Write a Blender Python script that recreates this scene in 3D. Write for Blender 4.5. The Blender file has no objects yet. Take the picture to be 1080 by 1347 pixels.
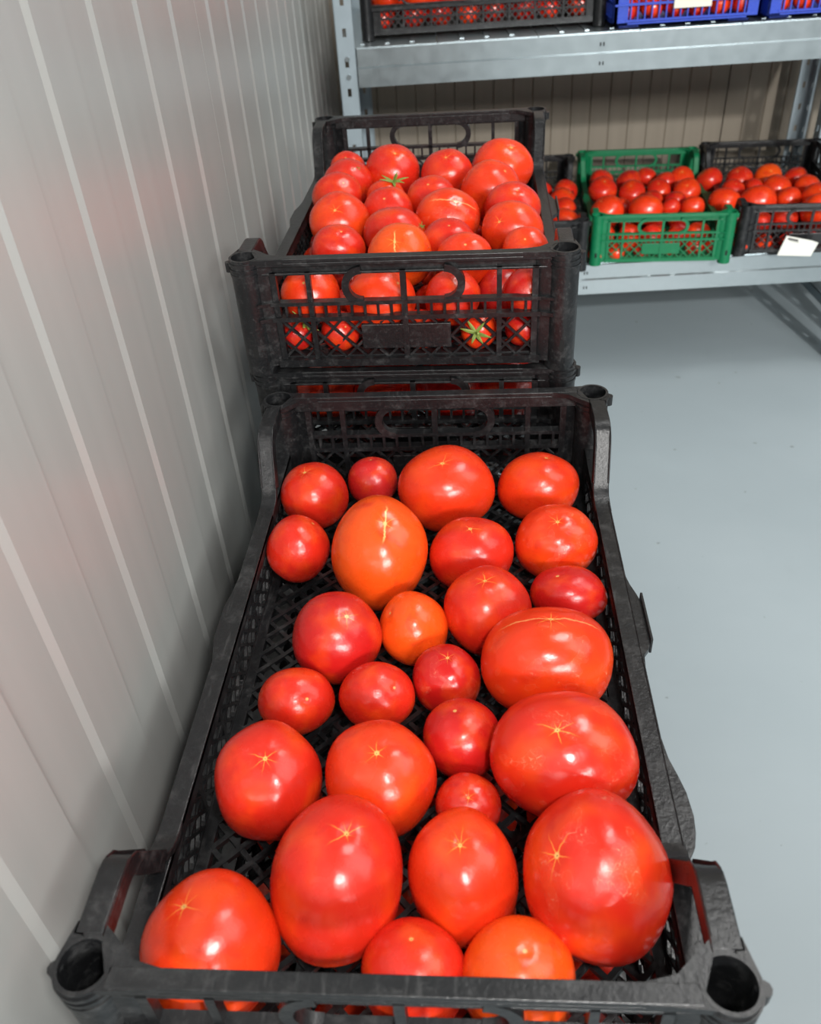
import bpy, bmesh, math, random
from mathutils import Vector, Matrix

random.seed(7)
SC = bpy.context.scene
COL = SC.collection
PI = math.pi

# ------------------------------------------------------------------ camera
cam_data = bpy.data.cameras.new('camera')
cam = bpy.data.objects.new('camera', cam_data)
COL.objects.link(cam)
CR = Vector((0.99702738, 0.0524349, -0.05645341))
CU = Vector((0.01268203, 0.61102553, 0.7915093))
CF = Vector((-0.07599719, 0.78987238, -0.6085442))
CP = Vector((0.0339298, -0.1582937, 0.3586009))
M = Matrix((CR, CU, -CF)).transposed().to_4x4()
M.translation = CP
cam.matrix_world = M
cam_data.sensor_fit = 'HORIZONTAL'
cam_data.sensor_width = 36
cam_data.lens = 36 * 1119.57 / 1080
cam_data.clip_start = 0.01
cam_data.dof.use_dof = True
cam_data.dof.focus_distance = 0.62
cam_data.dof.aperture_fstop = 15
SC.camera = cam

# ------------------------------------------------------------------ world, lamps and added fill lights
world = bpy.data.worlds.new('room_ambient')
SC.world = world
world.use_nodes = True
world.node_tree.nodes['Background'].inputs[0].default_value = (0.90, 0.96, 1.0, 1)
world.node_tree.nodes['Background'].inputs[1].default_value = 0.14


def area(name, loc, target, sx, sy, power, color):
    d = bpy.data.lights.new(name, 'AREA')
    d.shape = 'RECTANGLE'; d.size = sx; d.size_y = sy; d.energy = power; d.color = color
    o = bpy.data.objects.new(name, d); COL.objects.link(o)
    o.location = loc
    o.rotation_euler = (Vector(target) - Vector(loc)).to_track_quat('-Z', 'Y').to_euler()
    return o


area('ceiling_lamp', (2.2, -5.0, 2.35), (0.0, 0.8, 0.0), 2.2, 0.8, 285, (1.0, 0.99, 0.965))
area('overhead_fill', (2.1, 0.3, 2.3), (0.0, 0.8, 0.0), 1.6, 2.0, 28, (1.0, 0.99, 0.965))  # added soft fill from overhead, lifts the far stretch of the side wall
area('rear_fill', (0.95, 1.15, 2.35), (0.0, 1.6, 0.0), 0.9, 0.3, 20, (1.0, 0.99, 0.965))  # no known fixture here; extra light put in to brighten the far wall
sd = bpy.data.lights.new('under_shelf_fill', 'SPOT'); sd.energy = 300; sd.spot_size = math.radians(46); sd.spot_blend = 0.8; sd.shadow_soft_size = 0.05; sd.color = (1.0, 0.99, 0.965)  # added unseen spot, brightens the floor below the lower shelf
so = bpy.data.objects.new('under_shelf_fill', sd); COL.objects.link(so); so.location = (1.5, -1.6, 1.3)
so.rotation_euler = (Vector((0.95, 1.75, -0.63)) - so.location).to_track_quat('-Z', 'Y').to_euler()
pd = bpy.data.lights.new('hand_lamp', 'POINT'); pd.energy = 14; pd.shadow_soft_size = 0.03; pd.color = (1.0, 0.98, 0.95)
po = bpy.data.objects.new('hand_lamp', pd); COL.objects.link(po); po.location = (0.15, -0.23, 0.55)

SC.view_settings.view_transform = 'Standard'
SC.view_settings.look = 'None'
SC.view_settings.gamma = 1
SC.view_settings.use_curve_mapping = False
SC.view_settings.exposure = 0.0

# room frame: U runs along the side wall away from the camera, V along the back wall
PSI = -0.061
U = Vector((math.sin(PSI), math.cos(PSI), 0)); V = Vector((math.cos(PSI), -math.sin(PSI), 0))
ROOM = -PSI
FLOOR_Z = -0.63


def room(v, u, z=0.0):
    return V * v + U * u + Vector((0, 0, z))


# ------------------------------------------------------------------ object helpers
def link(o, parent=None):
    COL.objects.link(o)
    if parent is not None:
        o.parent = parent
    return o


def tag(o, label=None, cat=None, group=None, kind=None):
    if label: o['label'] = label
    if cat: o['category'] = cat
    if group: o['group'] = group
    if kind: o['kind'] = kind
    return o


def empty(name, loc=(0, 0, 0), rz=0.0):
    o = bpy.data.objects.new(name, None)
    o.empty_display_size = 0.05
    o.location = loc; o.rotation_euler = (0, 0, rz)
    return link(o)


def dup(root, loc=None, rz=None, mat=None, scale=None):
    def rec(o, parent):
        c = o.copy(); COL.objects.link(c); c.parent = parent
        if mat and c.type == 'MESH' and c.get('swap'):
            c.material_slots[0].link = 'OBJECT'; c.material_slots[0].material = mat
        for ch in o.children:
            rec(ch, c)
        return c
    r = rec(root, None)
    if loc is not None: r.location = loc
    if rz is not None: r.rotation_euler = (0, 0, rz)
    if scale is not None: r.scale = scale
    return r


class MB:
    """collects boxes, bars, prisms and tubes into one mesh"""
    def __init__(self): self.v = []; self.f = []

    def add(self, vs, fs):
        n = len(self.v); self.v += [tuple(x) for x in vs]; self.f += [tuple(i + n for i in f) for f in fs]
        return self

    def box(self, x0, x1, y0, y1, z0, z1):
        if x0 > x1: x0, x1 = x1, x0
        if y0 > y1: y0, y1 = y1, y0
        if z0 > z1: z0, z1 = z1, z0
        v = [(x, y, z) for z in (z0, z1) for x, y in ((x0, y0), (x1, y0), (x1, y1), (x0, y1))]
        return self.add(v, [(3, 2, 1, 0), (4, 5, 6, 7), (0, 1, 5, 4), (1, 2, 6, 5), (2, 3, 7, 6), (3, 0, 4, 7)])

    def bar(self, p, q, n, w, t):
        """flat bar from p to q; n = thickness direction, w = width, t = thickness"""
        p = Vector(p); q = Vector(q); n = Vector(n).normalized(); d = (q - p).normalized(); s = d.cross(n).normalized() * (w / 2); n = n * (t / 2)
        v = [p - s - n, p + s - n, p + s + n, p - s + n, q - s - n, q + s - n, q + s + n, q - s + n]
        return self.add(v, [(0, 1, 2, 3), (7, 6, 5, 4), (4, 5, 1, 0), (5, 6, 2, 1), (6, 7, 3, 2), (7, 4, 0, 3)])

    def prism(self, poly, axis, a, b):
        """poly: 2-D outline, extruded along axis 'x','y' or 'z' from a to b (other two coordinates in cyclic xyz order)"""
        def P(p, h):
            return {'z': (p[0], p[1], h), 'x': (h, p[0], p[1]), 'y': (p[0], h, p[1])}[axis]
        n = len(poly)
        v = [P(p, a) for p in poly] + [P(p, b) for p in poly]
        return self.add(v, [tuple(range(n))[::-1], tuple(range(n, 2 * n))] + [(i, (i + 1) % n, (i + 1) % n + n, i + n) for i in range(n)])

    def tube(self, cx, cy, z0, z1, ro, ri, n=24):
        v = []
        for r, z in ((ro, z0), (ro, z1), (ri, z1), (ri, z0)):
            v += [(cx + r * math.cos(2 * PI * i / n), cy + r * math.sin(2 * PI * i / n), z) for i in range(n)]
        f = []
        for k in range(4):
            a = k * n; b = ((k + 1) % 4) * n
            f += [(a + i, a + (i + 1) % n, b + (i + 1) % n, b + i) for i in range(n)]
        return self.add(v, f)

    def disc(self, cx, cy, z0, z1, r, n=20):
        return self.prism([(cx + r * math.cos(2 * PI * i / n), cy + r * math.sin(2 * PI * i / n)) for i in range(n)], 'z', z0, z1)

    def strip(self, pts, n, w, t):
        """ribbon through points, width along the constant direction n, thickness t in the plane of the path"""
        n = Vector(n).normalized() * (w / 2); pts = [Vector(p) for p in pts]; v = []
        for i, p in enumerate(pts):
            a = pts[max(0, i - 1)]; b = pts[min(len(pts) - 1, i + 1)]
            d = (b - a).normalized(); s = d.cross(n).normalized() * (t / 2)
            v += [p - n - s, p + n - s, p + n + s, p - n + s]
        f = [(0, 1, 2, 3), tuple(len(v) - 4 + i for i in (3, 2, 1, 0))]
        for i in range(len(pts) - 1):
            a = 4 * i
            for k in range(4):
                f.append((a + k, a + 4 + k, a + 4 + (k + 1) % 4, a + (k + 1) % 4))
        return self.add(v, f)

    def mirror(self, sx=1, sy=1):
        m = MB(); m.v = [(x * sx, y * sy, z) for x, y, z in self.v]; m.f = list(self.f)
        return m

    def mesh(self, name, mat, smooth=None):
        me = bpy.data.meshes.new(name); me.from_pydata(self.v, [], self.f)
        bm = bmesh.new(); bm.from_mesh(me); bmesh.ops.recalc_face_normals(bm, faces=bm.faces); bm.to_mesh(me); bm.free()
        me.materials.append(mat)
        if smooth:
            me.polygons.foreach_set('use_smooth', [True] * len(me.polygons))
            me.set_sharp_from_angle(angle=math.radians(smooth))
        return me

    def build(self, name, mat, parent=None, bevel=0, smooth=None):
        o = bpy.data.objects.new(name, self.mesh(name, mat, smooth)); link(o, parent)
        if bevel:
            b = o.modifiers.new('edge', 'BEVEL'); b.width = bevel; b.segments = 2; b.limit_method = 'ANGLE'; b.angle_limit = math.radians(40)
        return o


# ------------------------------------------------------------------ materials
class NT:
    def __init__(self, name):
        self.m = bpy.data.materials.new(name); self.m.use_nodes = True
        self.t = self.m.node_tree; self.n = self.t.nodes; self.b = self.n['Principled BSDF']

    def put(self, sock, val):
        if isinstance(val, (int, float)): sock.default_value = val
        elif isinstance(val, (tuple, list)): sock.default_value = val
        else: self.t.links.new(val, sock)

    def math(self, op, a, b=0.0, c=0.0, clamp=False):
        x = self.n.new('ShaderNodeMath'); x.operation = op; x.use_clamp = clamp
        for i, q in enumerate((a, b, c)): self.put(x.inputs[i], q)
        return x.outputs[0]

    def smooth(self, v, a, b, lo=0.0, hi=1.0):
        x = self.n.new('ShaderNodeMapRange'); x.interpolation_type = 'SMOOTHSTEP'
        for k, q in zip(('Value', 'From Min', 'From Max', 'To Min', 'To Max'), (v, a, b, lo, hi)): self.put(x.inputs[k], q)
        return x.outputs[0]

    def noise(self, vec, scale, detail=2, rough=0.5, out='Fac', dist=0.0):
        x = self.n.new('ShaderNodeTexNoise'); x.inputs['Scale'].default_value = scale; x.inputs['Detail'].default_value = detail
        x.inputs['Roughness'].default_value = rough; x.inputs['Distortion'].default_value = dist
        if vec is not None: self.t.links.new(vec, x.inputs['Vector'])
        return x.outputs[out]

    def mix(self, f, a, b):
        x = self.n.new('ShaderNodeMix'); x.data_type = 'RGBA'
        self.put(x.inputs[0], f); self.put(x.inputs[6], a); self.put(x.inputs[7], b)
        return x.outputs[2]

    def coord(self, which='Object'):
        return self.n.new('ShaderNodeTexCoord').outputs[which]

    def mapping(self, vec, scale=(1, 1, 1), rot=(0, 0, 0)):
        x = self.n.new('ShaderNodeMapping'); x.inputs['Scale'].default_value = scale; x.inputs['Rotation'].default_value = rot
        self.t.links.new(vec, x.inputs['Vector']); return x.outputs[0]

    def bump(self, h, strength, dist):
        x = self.n.new('ShaderNodeBump'); x.inputs['Strength'].default_value = strength; x.inputs['Distance'].default_value = dist
        self.t.links.new(h, x.inputs['Height']); self.t.links.new(x.outputs[0], self.b.inputs['Normal'])

    def set(self, **k):
        for a, v in k.items(): self.put(self.b.inputs[a.replace('_', ' ')], v)
        return self.m


def plastic(name, col, dust, amount=1.0, rough=0.42):
    t = NT(name); o = t.coord()
    info = t.n.new('ShaderNodeObjectInfo')
    add = t.n.new('ShaderNodeVectorMath'); add.operation = 'ADD'
    t.t.links.new(o, add.inputs[0]); t.t.links.new(info.outputs['Random'], add.inputs[1])
    v = add.outputs[0]
    big = t.smooth(t.noise(v, 70, 6, 0.75), 0.48, 0.74)
    streak = t.smooth(t.noise(t.mapping(v, (260, 40, 260), (0.3, 0.2, 0.6)), 1.0, 3, 0.6), 0.56, 0.72)
    fine = t.smooth(t.noise(v, 900, 2, 0.6), 0.6, 0.75)
    f = t.math('MULTIPLY', t.math('ADD', t.math('MULTIPLY', big, 0.55), t.math('ADD', t.math('MULTIPLY', streak, 0.35), t.math('MULTIPLY', fine, 0.25))), amount, clamp=True)
    c = t.mix(f, (*col, 1), (*dust, 1))
    r = t.math('ADD', rough, t.math('MULTIPLY', f, 0.25), clamp=True)
    t.bump(t.noise(v, 320, 3, 0.6), 0.25, 0.0012)
    return t.set(Base_Color=c, Roughness=r, Specular_IOR_Level=0.5)


BLACK = plastic('black_plastic', (0.009, 0.0095, 0.0105), (0.10, 0.10, 0.10), 0.62, 0.33)
GREEN = plastic('green_plastic', (0.0, 0.15, 0.055), (0.04, 0.27, 0.14), 0.4)
BLUE = plastic('blue_plastic', (0.012, 0.05, 0.42), (0.06, 0.12, 0.5), 0.4)
DARK = NT('dark_hollow').set(Base_Color=(0.004, 0.004, 0.004, 1), Roughness=0.8)


def tomato_mat(name, mode):
    t = NT(name)
    at = t.n.new('ShaderNodeAttribute'); at.attribute_name = 'unit_co'
    info = t.n.new('ShaderNodeObjectInfo')
    sep = t.n.new('ShaderNodeSeparateXYZ'); t.t.links.new(at.outputs['Vector'], sep.inputs[0])
    x, y, z = sep.outputs
    rnd = info.outputs['Random']
    shift = t.n.new('ShaderNodeVectorMath'); shift.operation = 'ADD'
    t.t.links.new(at.outputs['Vector'], shift.inputs[0])
    rv = t.n.new('ShaderNodeCombineXYZ'); t.put(rv.inputs[0], t.math('MULTIPLY', rnd, 31.0)); t.put(rv.inputs[1], t.math('MULTIPLY', rnd, 17.0)); t.t.links.new(rv.outputs[0], shift.inputs[1])
    v = shift.outputs[0]
    rho = t.math('SQRT', t.math('ADD', t.math('MULTIPLY', x, x), t.math('MULTIPLY', y, y)))
    phi = t.math('ADD', t.math('ARCTAN2', y, x), t.math('MULTIPLY', rnd, 6.28))
    top = t.smooth(z, 0.2, 0.4)
    # ripening mottles: the object's own colour, patches of orange, patches of deep red
    base = info.outputs['Color']
    o1 = t.smooth(t.noise(v, 1.3, 2), 0.42, 0.75, 0, 0.55)
    c = t.mix(o1, base, (0.83, 0.085, 0.006, 1))
    d1 = t.smooth(t.noise(v, 2.1, 3, 0.55, dist=0.6), 0.52, 0.78, 0, 0.5)
    c = t.mix(d1, c, (0.50, 0.008, 0.008, 1))
    # tiny pale speckles
    sp = t.smooth(t.noise(v, 55, 2, 0.7), 0.68, 0.80, 0, 0.35)
    c = t.mix(sp, c, (0.85, 0.22, 0.05, 1))
    gold = (0.95, 0.42, 0.06, 1)
    wig = t.math('MULTIPLY', t.math('SUBTRACT', t.noise(v, 6, 3), 0.5), 1.6)
    ang = t.math('ADD', t.math('MULTIPLY', phi, 3.5), t.math('ADD', t.math('MULTIPLY', wig, 0.9), t.math('MULTIPLY', t.math('SINE', t.math('ADD', phi, t.math('MULTIPLY', rnd, 40.0))), 0.9)))
    dist = t.math('MULTIPLY', rho, t.math('MULTIPLY', t.math('ABSOLUTE', t.math('SINE', ang)), 0.2857))
    line = t.smooth(dist, 0.0, t.math('ADD', 0.008, t.math('MULTIPLY', rho, 0.02)), 1, 0)
    ph2 = t.n.new('ShaderNodeCombineXYZ'); t.put(ph2.inputs[0], t.math('MULTIPLY', t.math('COSINE', phi), 1.6)); t.put(ph2.inputs[1], t.math('MULTIPLY', t.math('SINE', phi), 1.6)); t.put(ph2.inputs[2], t.math('MULTIPLY', rnd, 50.0))
    reach = t.smooth(t.noise(ph2.outputs[0], 1.5, 1), 0.28, 0.62, 0.07, 0.38 if mode != 'plain' else 0.12)
    fade = t.smooth(t.math('DIVIDE', rho, reach), 0.0, 1.0, 1, 0)
    star = t.math('MULTIPLY', t.math('MULTIPLY', line, fade), top)
    c = t.mix(t.math('MULTIPLY', star, 0.9 if mode != 'plain' else 0.3), c, gold)
    dot = t.math('MULTIPLY', t.smooth(t.math('ADD', rho, t.math('MULTIPLY', wig, 0.045)), 0.02, 0.055, 1, 0), top)
    c = t.mix(t.math('MULTIPLY', dot, 0.8), c, (0.80, 0.50, 0.16, 1))
    pit = t.math('MULTIPLY', t.smooth(rho, 0.006, 0.016, 1, 0), top)
    c = t.mix(pit, c, (0.16, 0.07, 0.02, 1))
    rough = 0.235
    if mode in ('crack', 'ridge'):
        w = t.math('MULTIPLY', t.math('SUBTRACT', t.noise(v, 9, 3), 0.5), 0.09)
        al, ac = (y, x) if mode == 'crack' else (x, y)
        dx = t.math('ABSOLUTE', t.math('ADD', ac, w))
        wide = t.math('ADD', 0.012, t.math('MULTIPLY', t.noise(v, 30, 2), 0.03))
        cr = t.smooth(t.math('DIVIDE', dx, wide), 0.3, 1.0, 1, 0)
        ext = t.smooth(t.math('ABSOLUTE', al), 0.24 if mode == 'crack' else 0.5, 0.42 if mode == 'crack' else 0.8, 1, 0)
        cr = t.math('MULTIPLY', t.math('MULTIPLY', cr, ext), top)
        c = t.mix(t.math('MULTIPLY', cr, 0.85 if mode == 'crack' else 0.5), c, (0.92, 0.52, 0.18, 1))
    if mode in ('worn', 'ridge'):
        vo = t.n.new('ShaderNodeTexVoronoi'); vo.feature = 'DISTANCE_TO_EDGE'; vo.inputs['Scale'].default_value = 7
        n3 = t.n.new('ShaderNodeMix'); n3.data_type = 'VECTOR'; n3.inputs[0].default_value = 0.25
        t.t.links.new(v, n3.inputs[4]); t.t.links.new(t.noise(v, 4, 3, out='Color'), n3.inputs[5]); t.t.links.new(n3.outputs[1], vo.inputs['Vector'])
        web = t.smooth(vo.outputs[0], 0.0, 0.03, 1, 0)
        area_ = t.smooth(t.noise(v, 2.2, 2), 0.50, 0.68)
        web = t.math('MULTIPLY', t.math('MULTIPLY', web, area_), t.smooth(t.noise(v, 14, 2), 0.45, 0.6))
        c = t.mix(t.math('MULTIPLY', web, 0.55), c, (0.80, 0.38, 0.22, 1))
        dusty = t.math('MULTIPLY', area_, t.smooth(t.noise(v, 40, 3, 0.7), 0.5, 0.7))
        c = t.mix(t.math('MULTIPLY', dusty, 0.22), c, (0.8, 0.30, 0.20, 1))
        rough = t.math('ADD', 0.22, t.math('MULTIPLY', area_, 0.16))
    else:
        rough = t.math('ADD', 0.22, t.math('MULTIPLY', t.noise(v, 3, 3), 0.10))
    t.bump(t.math('ADD', t.noise(v, 2.6, 3), t.math('MULTIPLY', t.noise(v, 70, 2), 0.03)), 0.10, 0.006)
    t.b.inputs['Subsurface Radius'].default_value = (0.6, 0.12, 0.05)
    return t.set(Base_Color=c, Roughness=rough, Specular_IOR_Level=0.55, Coat_Weight=0.0,
                 Subsurface_Weight=0.12, Subsurface_Scale=0.006)


TM = {k: tomato_mat('tomato_skin_' + k, k) for k in ('star', 'plain', 'crack', 'worn', 'ridge')}


def leafmat():
    t = NT('calyx_green'); o = t.coord()
    c = t.mix(t.noise(o, 300, 2), (0.06, 0.16, 0.02, 1), (0.33, 0.36, 0.07, 1))
    return t.set(Base_Color=c, Roughness=0.6)


LEAF = leafmat()


def panelmat(name, col, rough, streak):
    t = NT(name); g = t.n.new('ShaderNodeNewGeometry').outputs['Position']
    n1 = t.noise(t.mapping(g, (60, 60, 1.2)), 1.0, 3, 0.5)
    n2 = t.noise(g, 2.2, 3)
    f = t.math('ADD', t.math('MULTIPLY', n1, 0.5), t.math('MULTIPLY', n2, 0.5))
    c = t.mix(t.smooth(f, 0.3, 0.7), (*[q * (1 - streak) for q in col], 1), (*col, 1))
    r = t.math('ADD', rough, t.math('MULTIPLY', n1, 0.08))
    return t.set(Base_Color=c, Roughness=r, Specular_IOR_Level=0.5)


WALL = panelmat('coated_wall_panel', (0.40, 0.41, 0.395), 0.27, 0.07)
WALLB = panelmat('coated_back_panel', (0.25, 0.215, 0.17), 0.36, 0.12)


def floormat():
    t = NT('painted_floor'); g = t.n.new('ShaderNodeNewGeometry').outputs['Position']
    n = t.noise(g, 1.3, 4, 0.6); n2 = t.noise(g, 14, 4, 0.7)
    c = t.mix(t.smooth(n, 0.35, 0.7), (0.325, 0.382, 0.408, 1), (0.36, 0.418, 0.445, 1))
    c = t.mix(t.smooth(n2, 0.6, 0.75, 0, 0.14), c, (0.28, 0.33, 0.35, 1))
    speck = t.smooth(t.noise(g, 60, 1, 0.3), 0.79, 0.82, 0, 0.6)
    c = t.mix(speck, c, (0.14, 0.16, 0.14, 1))
    r = t.math('ADD', 0.34, t.math('MULTIPLY', n2, 0.14))
    t.bump(t.noise(t.mapping(g, (1.0, 3.0, 1)), 6, 3), 0.06, 0.01)
    return t.set(Base_Color=c, Roughness=r, Specular_IOR_Level=0.45)


FLOOR = floormat()


def metal(name, col, rough, metallic=0.55):
    t = NT(name); o = t.coord()
    n = t.noise(o, 40, 4, 0.6)
    c = t.mix(n, (*[q * 0.85 for q in col], 1), (*col, 1))
    return t.set(Base_Color=c, Metallic=metallic, Roughness=t.math('ADD', rough, t.math('MULTIPLY', n, 0.12)))


STEEL = metal('galvanised_steel', (0.40, 0.455, 0.475), 0.26, 0.85)
STEELB = metal('painted_post_steel', (0.36, 0.43, 0.47), 0.38, 0.35)
PAPER = NT('paper').set(Base_Color=(0.74, 0.74, 0.68, 1), Roughness=0.7)
INK = NT('ink').set(Base_Color=(0.05, 0.05, 0.05, 1), Roughness=0.7)
CARD = NT('beige_card').set(Base_Color=(0.66, 0.62, 0.54, 1), Roughness=0.7)
STRAW = NT('straw').set(Base_Color=(0.30, 0.30, 0.08, 1), Roughness=0.7)

# ------------------------------------------------------------------ room shell
RW, RL = 4.2, 8.3        # room extent along V and U (towards the camera)
WV = -0.17               # side wall
BU = 2.22                # back wall


def slab(mb, v0, v1, u0, u1, z0, z1):
    P = [room(v, u) for v, u in ((v0, u0), (v1, u0), (v1, u1), (v0, u1))]
    vs = [(p.x, p.y, z) for z in (z0, z1) for p in P]
    return mb.add(vs, [(3, 2, 1, 0), (4, 5, 6, 7), (0, 1, 5, 4), (1, 2, 6, 5), (2, 3, 7, 6), (3, 0, 4, 7)])


tag(slab(MB(), WV - 0.08, RW, BU - RL, BU + 0.08, FLOOR_Z - 0.05, FLOOR_Z).build('floor', FLOOR), kind='structure')

ZT = 2.45


def panel_profile(parent, name, along, out, origin, pts, mat):
    """extruded vertical panel: pts = (distance along the wall, offset into the room)"""
    vs = []; n = len(pts)
    for z in (FLOOR_Z, ZT):
        for a, h in pts:
            p = origin + along * a + out * h; vs.append((p.x, p.y, z))
        for a in (pts[-1][0], pts[0][0]):
            p = origin + along * a - out * 0.04; vs.append((p.x, p.y, z))
    m = n + 2
    fs = [tuple(range(m)), tuple(range(2 * m - 1, m - 1, -1))] + [(i, (i + 1) % m, (i + 1) % m + m, i + m) for i in range(m)]
    o = MB().add(vs, fs).build(name, mat, parent)
    return o


def ribs(start, bright, dark, end, slope=0.0065, h=0.0018):
    """steps up towards the room at every 'bright' edge, drops back in a thin line at every 'dark' edge"""
    ev = sorted([(b, 1) for b in bright] + [(d, 0) for d in dark])
    pts = [(start, 0)]
    cur = 0
    for s, k in ev:
        if k:
            pts += [(s - slope / 2, 0), (s + slope / 2, h)]
        else:
            pts += [(s - 0.0008, h), (s + 0.0008, 0)]
    pts.append((end, 0))
    return pts


wl = MB()
slab(wl, WV - 0.08, WV - 0.045, BU - RL, BU, FLOOR_Z, ZT)
wall_left = tag(wl.build('wall_left', WALL), kind='structure')
org = V * WV
edges = [(-6.255, -5.259), (-5.258, -4.2605), (-4.2595, -3.262), (-3.261, -2.263), (-2.262, -1.2635), (-1.2625, -0.264), (-0.263, 0.7345), (0.7355, 1.7345), (1.7355, 2.215)]
for a, b in edges:
    off = 0.1 if a < 0.6 else 0.05
    br = []; s = a + off
    while s < b - 0.02:
        br.append(s); s += 0.1
    dk = [q + 0.051 for q in br if q + 0.051 < b - 0.004]
    if len(dk) < len(br): dk.append(b - 0.001)
    panel_profile(wall_left, 'wall_panel', U, V, org, ribs(a, br, dk, b), WALL)
    # bright bevelled joint strip between two panels
wb = MB(); slab(wb, WV - 0.08, RW, BU + 0.045, BU + 0.08, FLOOR_Z, ZT)
wall_back = tag(wb.build('wall_back', WALLB), kind='structure')
v0 = WV
while v0 < 4.1:
    v1 = v0 + 0.999
    pts = [(v0, 0)]; q = v0 + 0.05
    while q < v1 - 0.02:
        pts += [(q - 0.0022, 0), (q, -0.0026), (q + 0.0022, 0)]; q += 0.05
    pts.append((v1 - 0.002, 0)); pts.append((v1, -0.006))
    panel_profile(wall_back, 'wall_panel', V, -U, U * BU, pts, WALLB)
    v0 += 1.0

# ------------------------------------------------------------------ crates
H = 0.105
YH, XH = 0.2335, 0.132     # corner hole centres


def up(mb, dz=H):
    mb.v = [(x, y, z + dz) for x, y, z in mb.v]
    return mb


def lattice_bars(x0, x1, y0, y1, pitch, plane, at, w, t, skip=None):
    """diagonal bars clipped to a rectangle; plane 'z' (x,y), 'y' (x,z) or 'x' (y,z)"""
    m = MB()
    def P(a, b, k):
        k = at + k
        return {'z': (a, b, k), 'y': (a, k, b), 'x': (k, a, b)}[plane]
    nrm = {'z': (0, 0, 1), 'y': (0, 1, 0), 'x': (1, 0, 0)}[plane]
    Hh = y1 - y0
    for s in (1, -1):
        c = x0 - Hh
        k = 0
        while c < x1 + (0 if s == 1 else 0):
            a0, a1 = c, c + Hh
            lo, hi = max(a0, x0), min(a1, x1)
            if hi - lo > 0.003:
                b0, b1 = lo - c, hi - c
                if s == -1: b0, b1 = Hh - b0, Hh - b1
                segs = [((lo, y0 + b0), (hi, y0 + b1))]
                if skip:
                    sx0, sx1, sy0, sy1 = skip; out = []
                    for (pa, pb) in segs:
                        ts = [i / 60 for i in range(61)]; run = None
                        for q in ts:
                            X = pa[0] + (pb[0] - pa[0]) * q; Y = pa[1] + (pb[1] - pa[1]) * q
                            ins = sx0 < X < sx1 and sy0 < Y < sy1
                            if not ins and run is None: run = (X, Y)
                            if ins and run is not None:
                                out.append((run, (X, Y))); run = None
                        if run is not None: out.append((run, pb))
                    segs = [g for g in out if abs(g[0][0] - g[1][0]) > 0.0015]
                for pa, pb in segs:
                    m.bar(P(*pa, t * 0.12 * s), P(*pb, t * 0.12 * s), nrm, w, t)
            c += pitch
    return m


def rail_outline():
    """outline of the long top flange seen from above: inner edge straight, outer edge with two grip bumps"""
    o = 0.1385
    pts = [(0.127, -0.232), (o, -0.232), (o, -0.160)]
    pts += [(0.1395, -0.153), (0.1435, -0.146), (0.1455, -0.138), (0.1465, -0.128), (0.1455, -0.114), (0.143, -0.103), (0.140, -0.092), (o, -0.078)]
    pts += [(o, -0.024), (0.1395, -0.014), (0.1430, -0.009), (0.1450, -0.003), (0.1450, 0.034), (0.1430, 0.042), (0.1400, 0.052), (o, 0.060), (o, 0.232), (0.127, 0.232)]
    return pts


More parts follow.
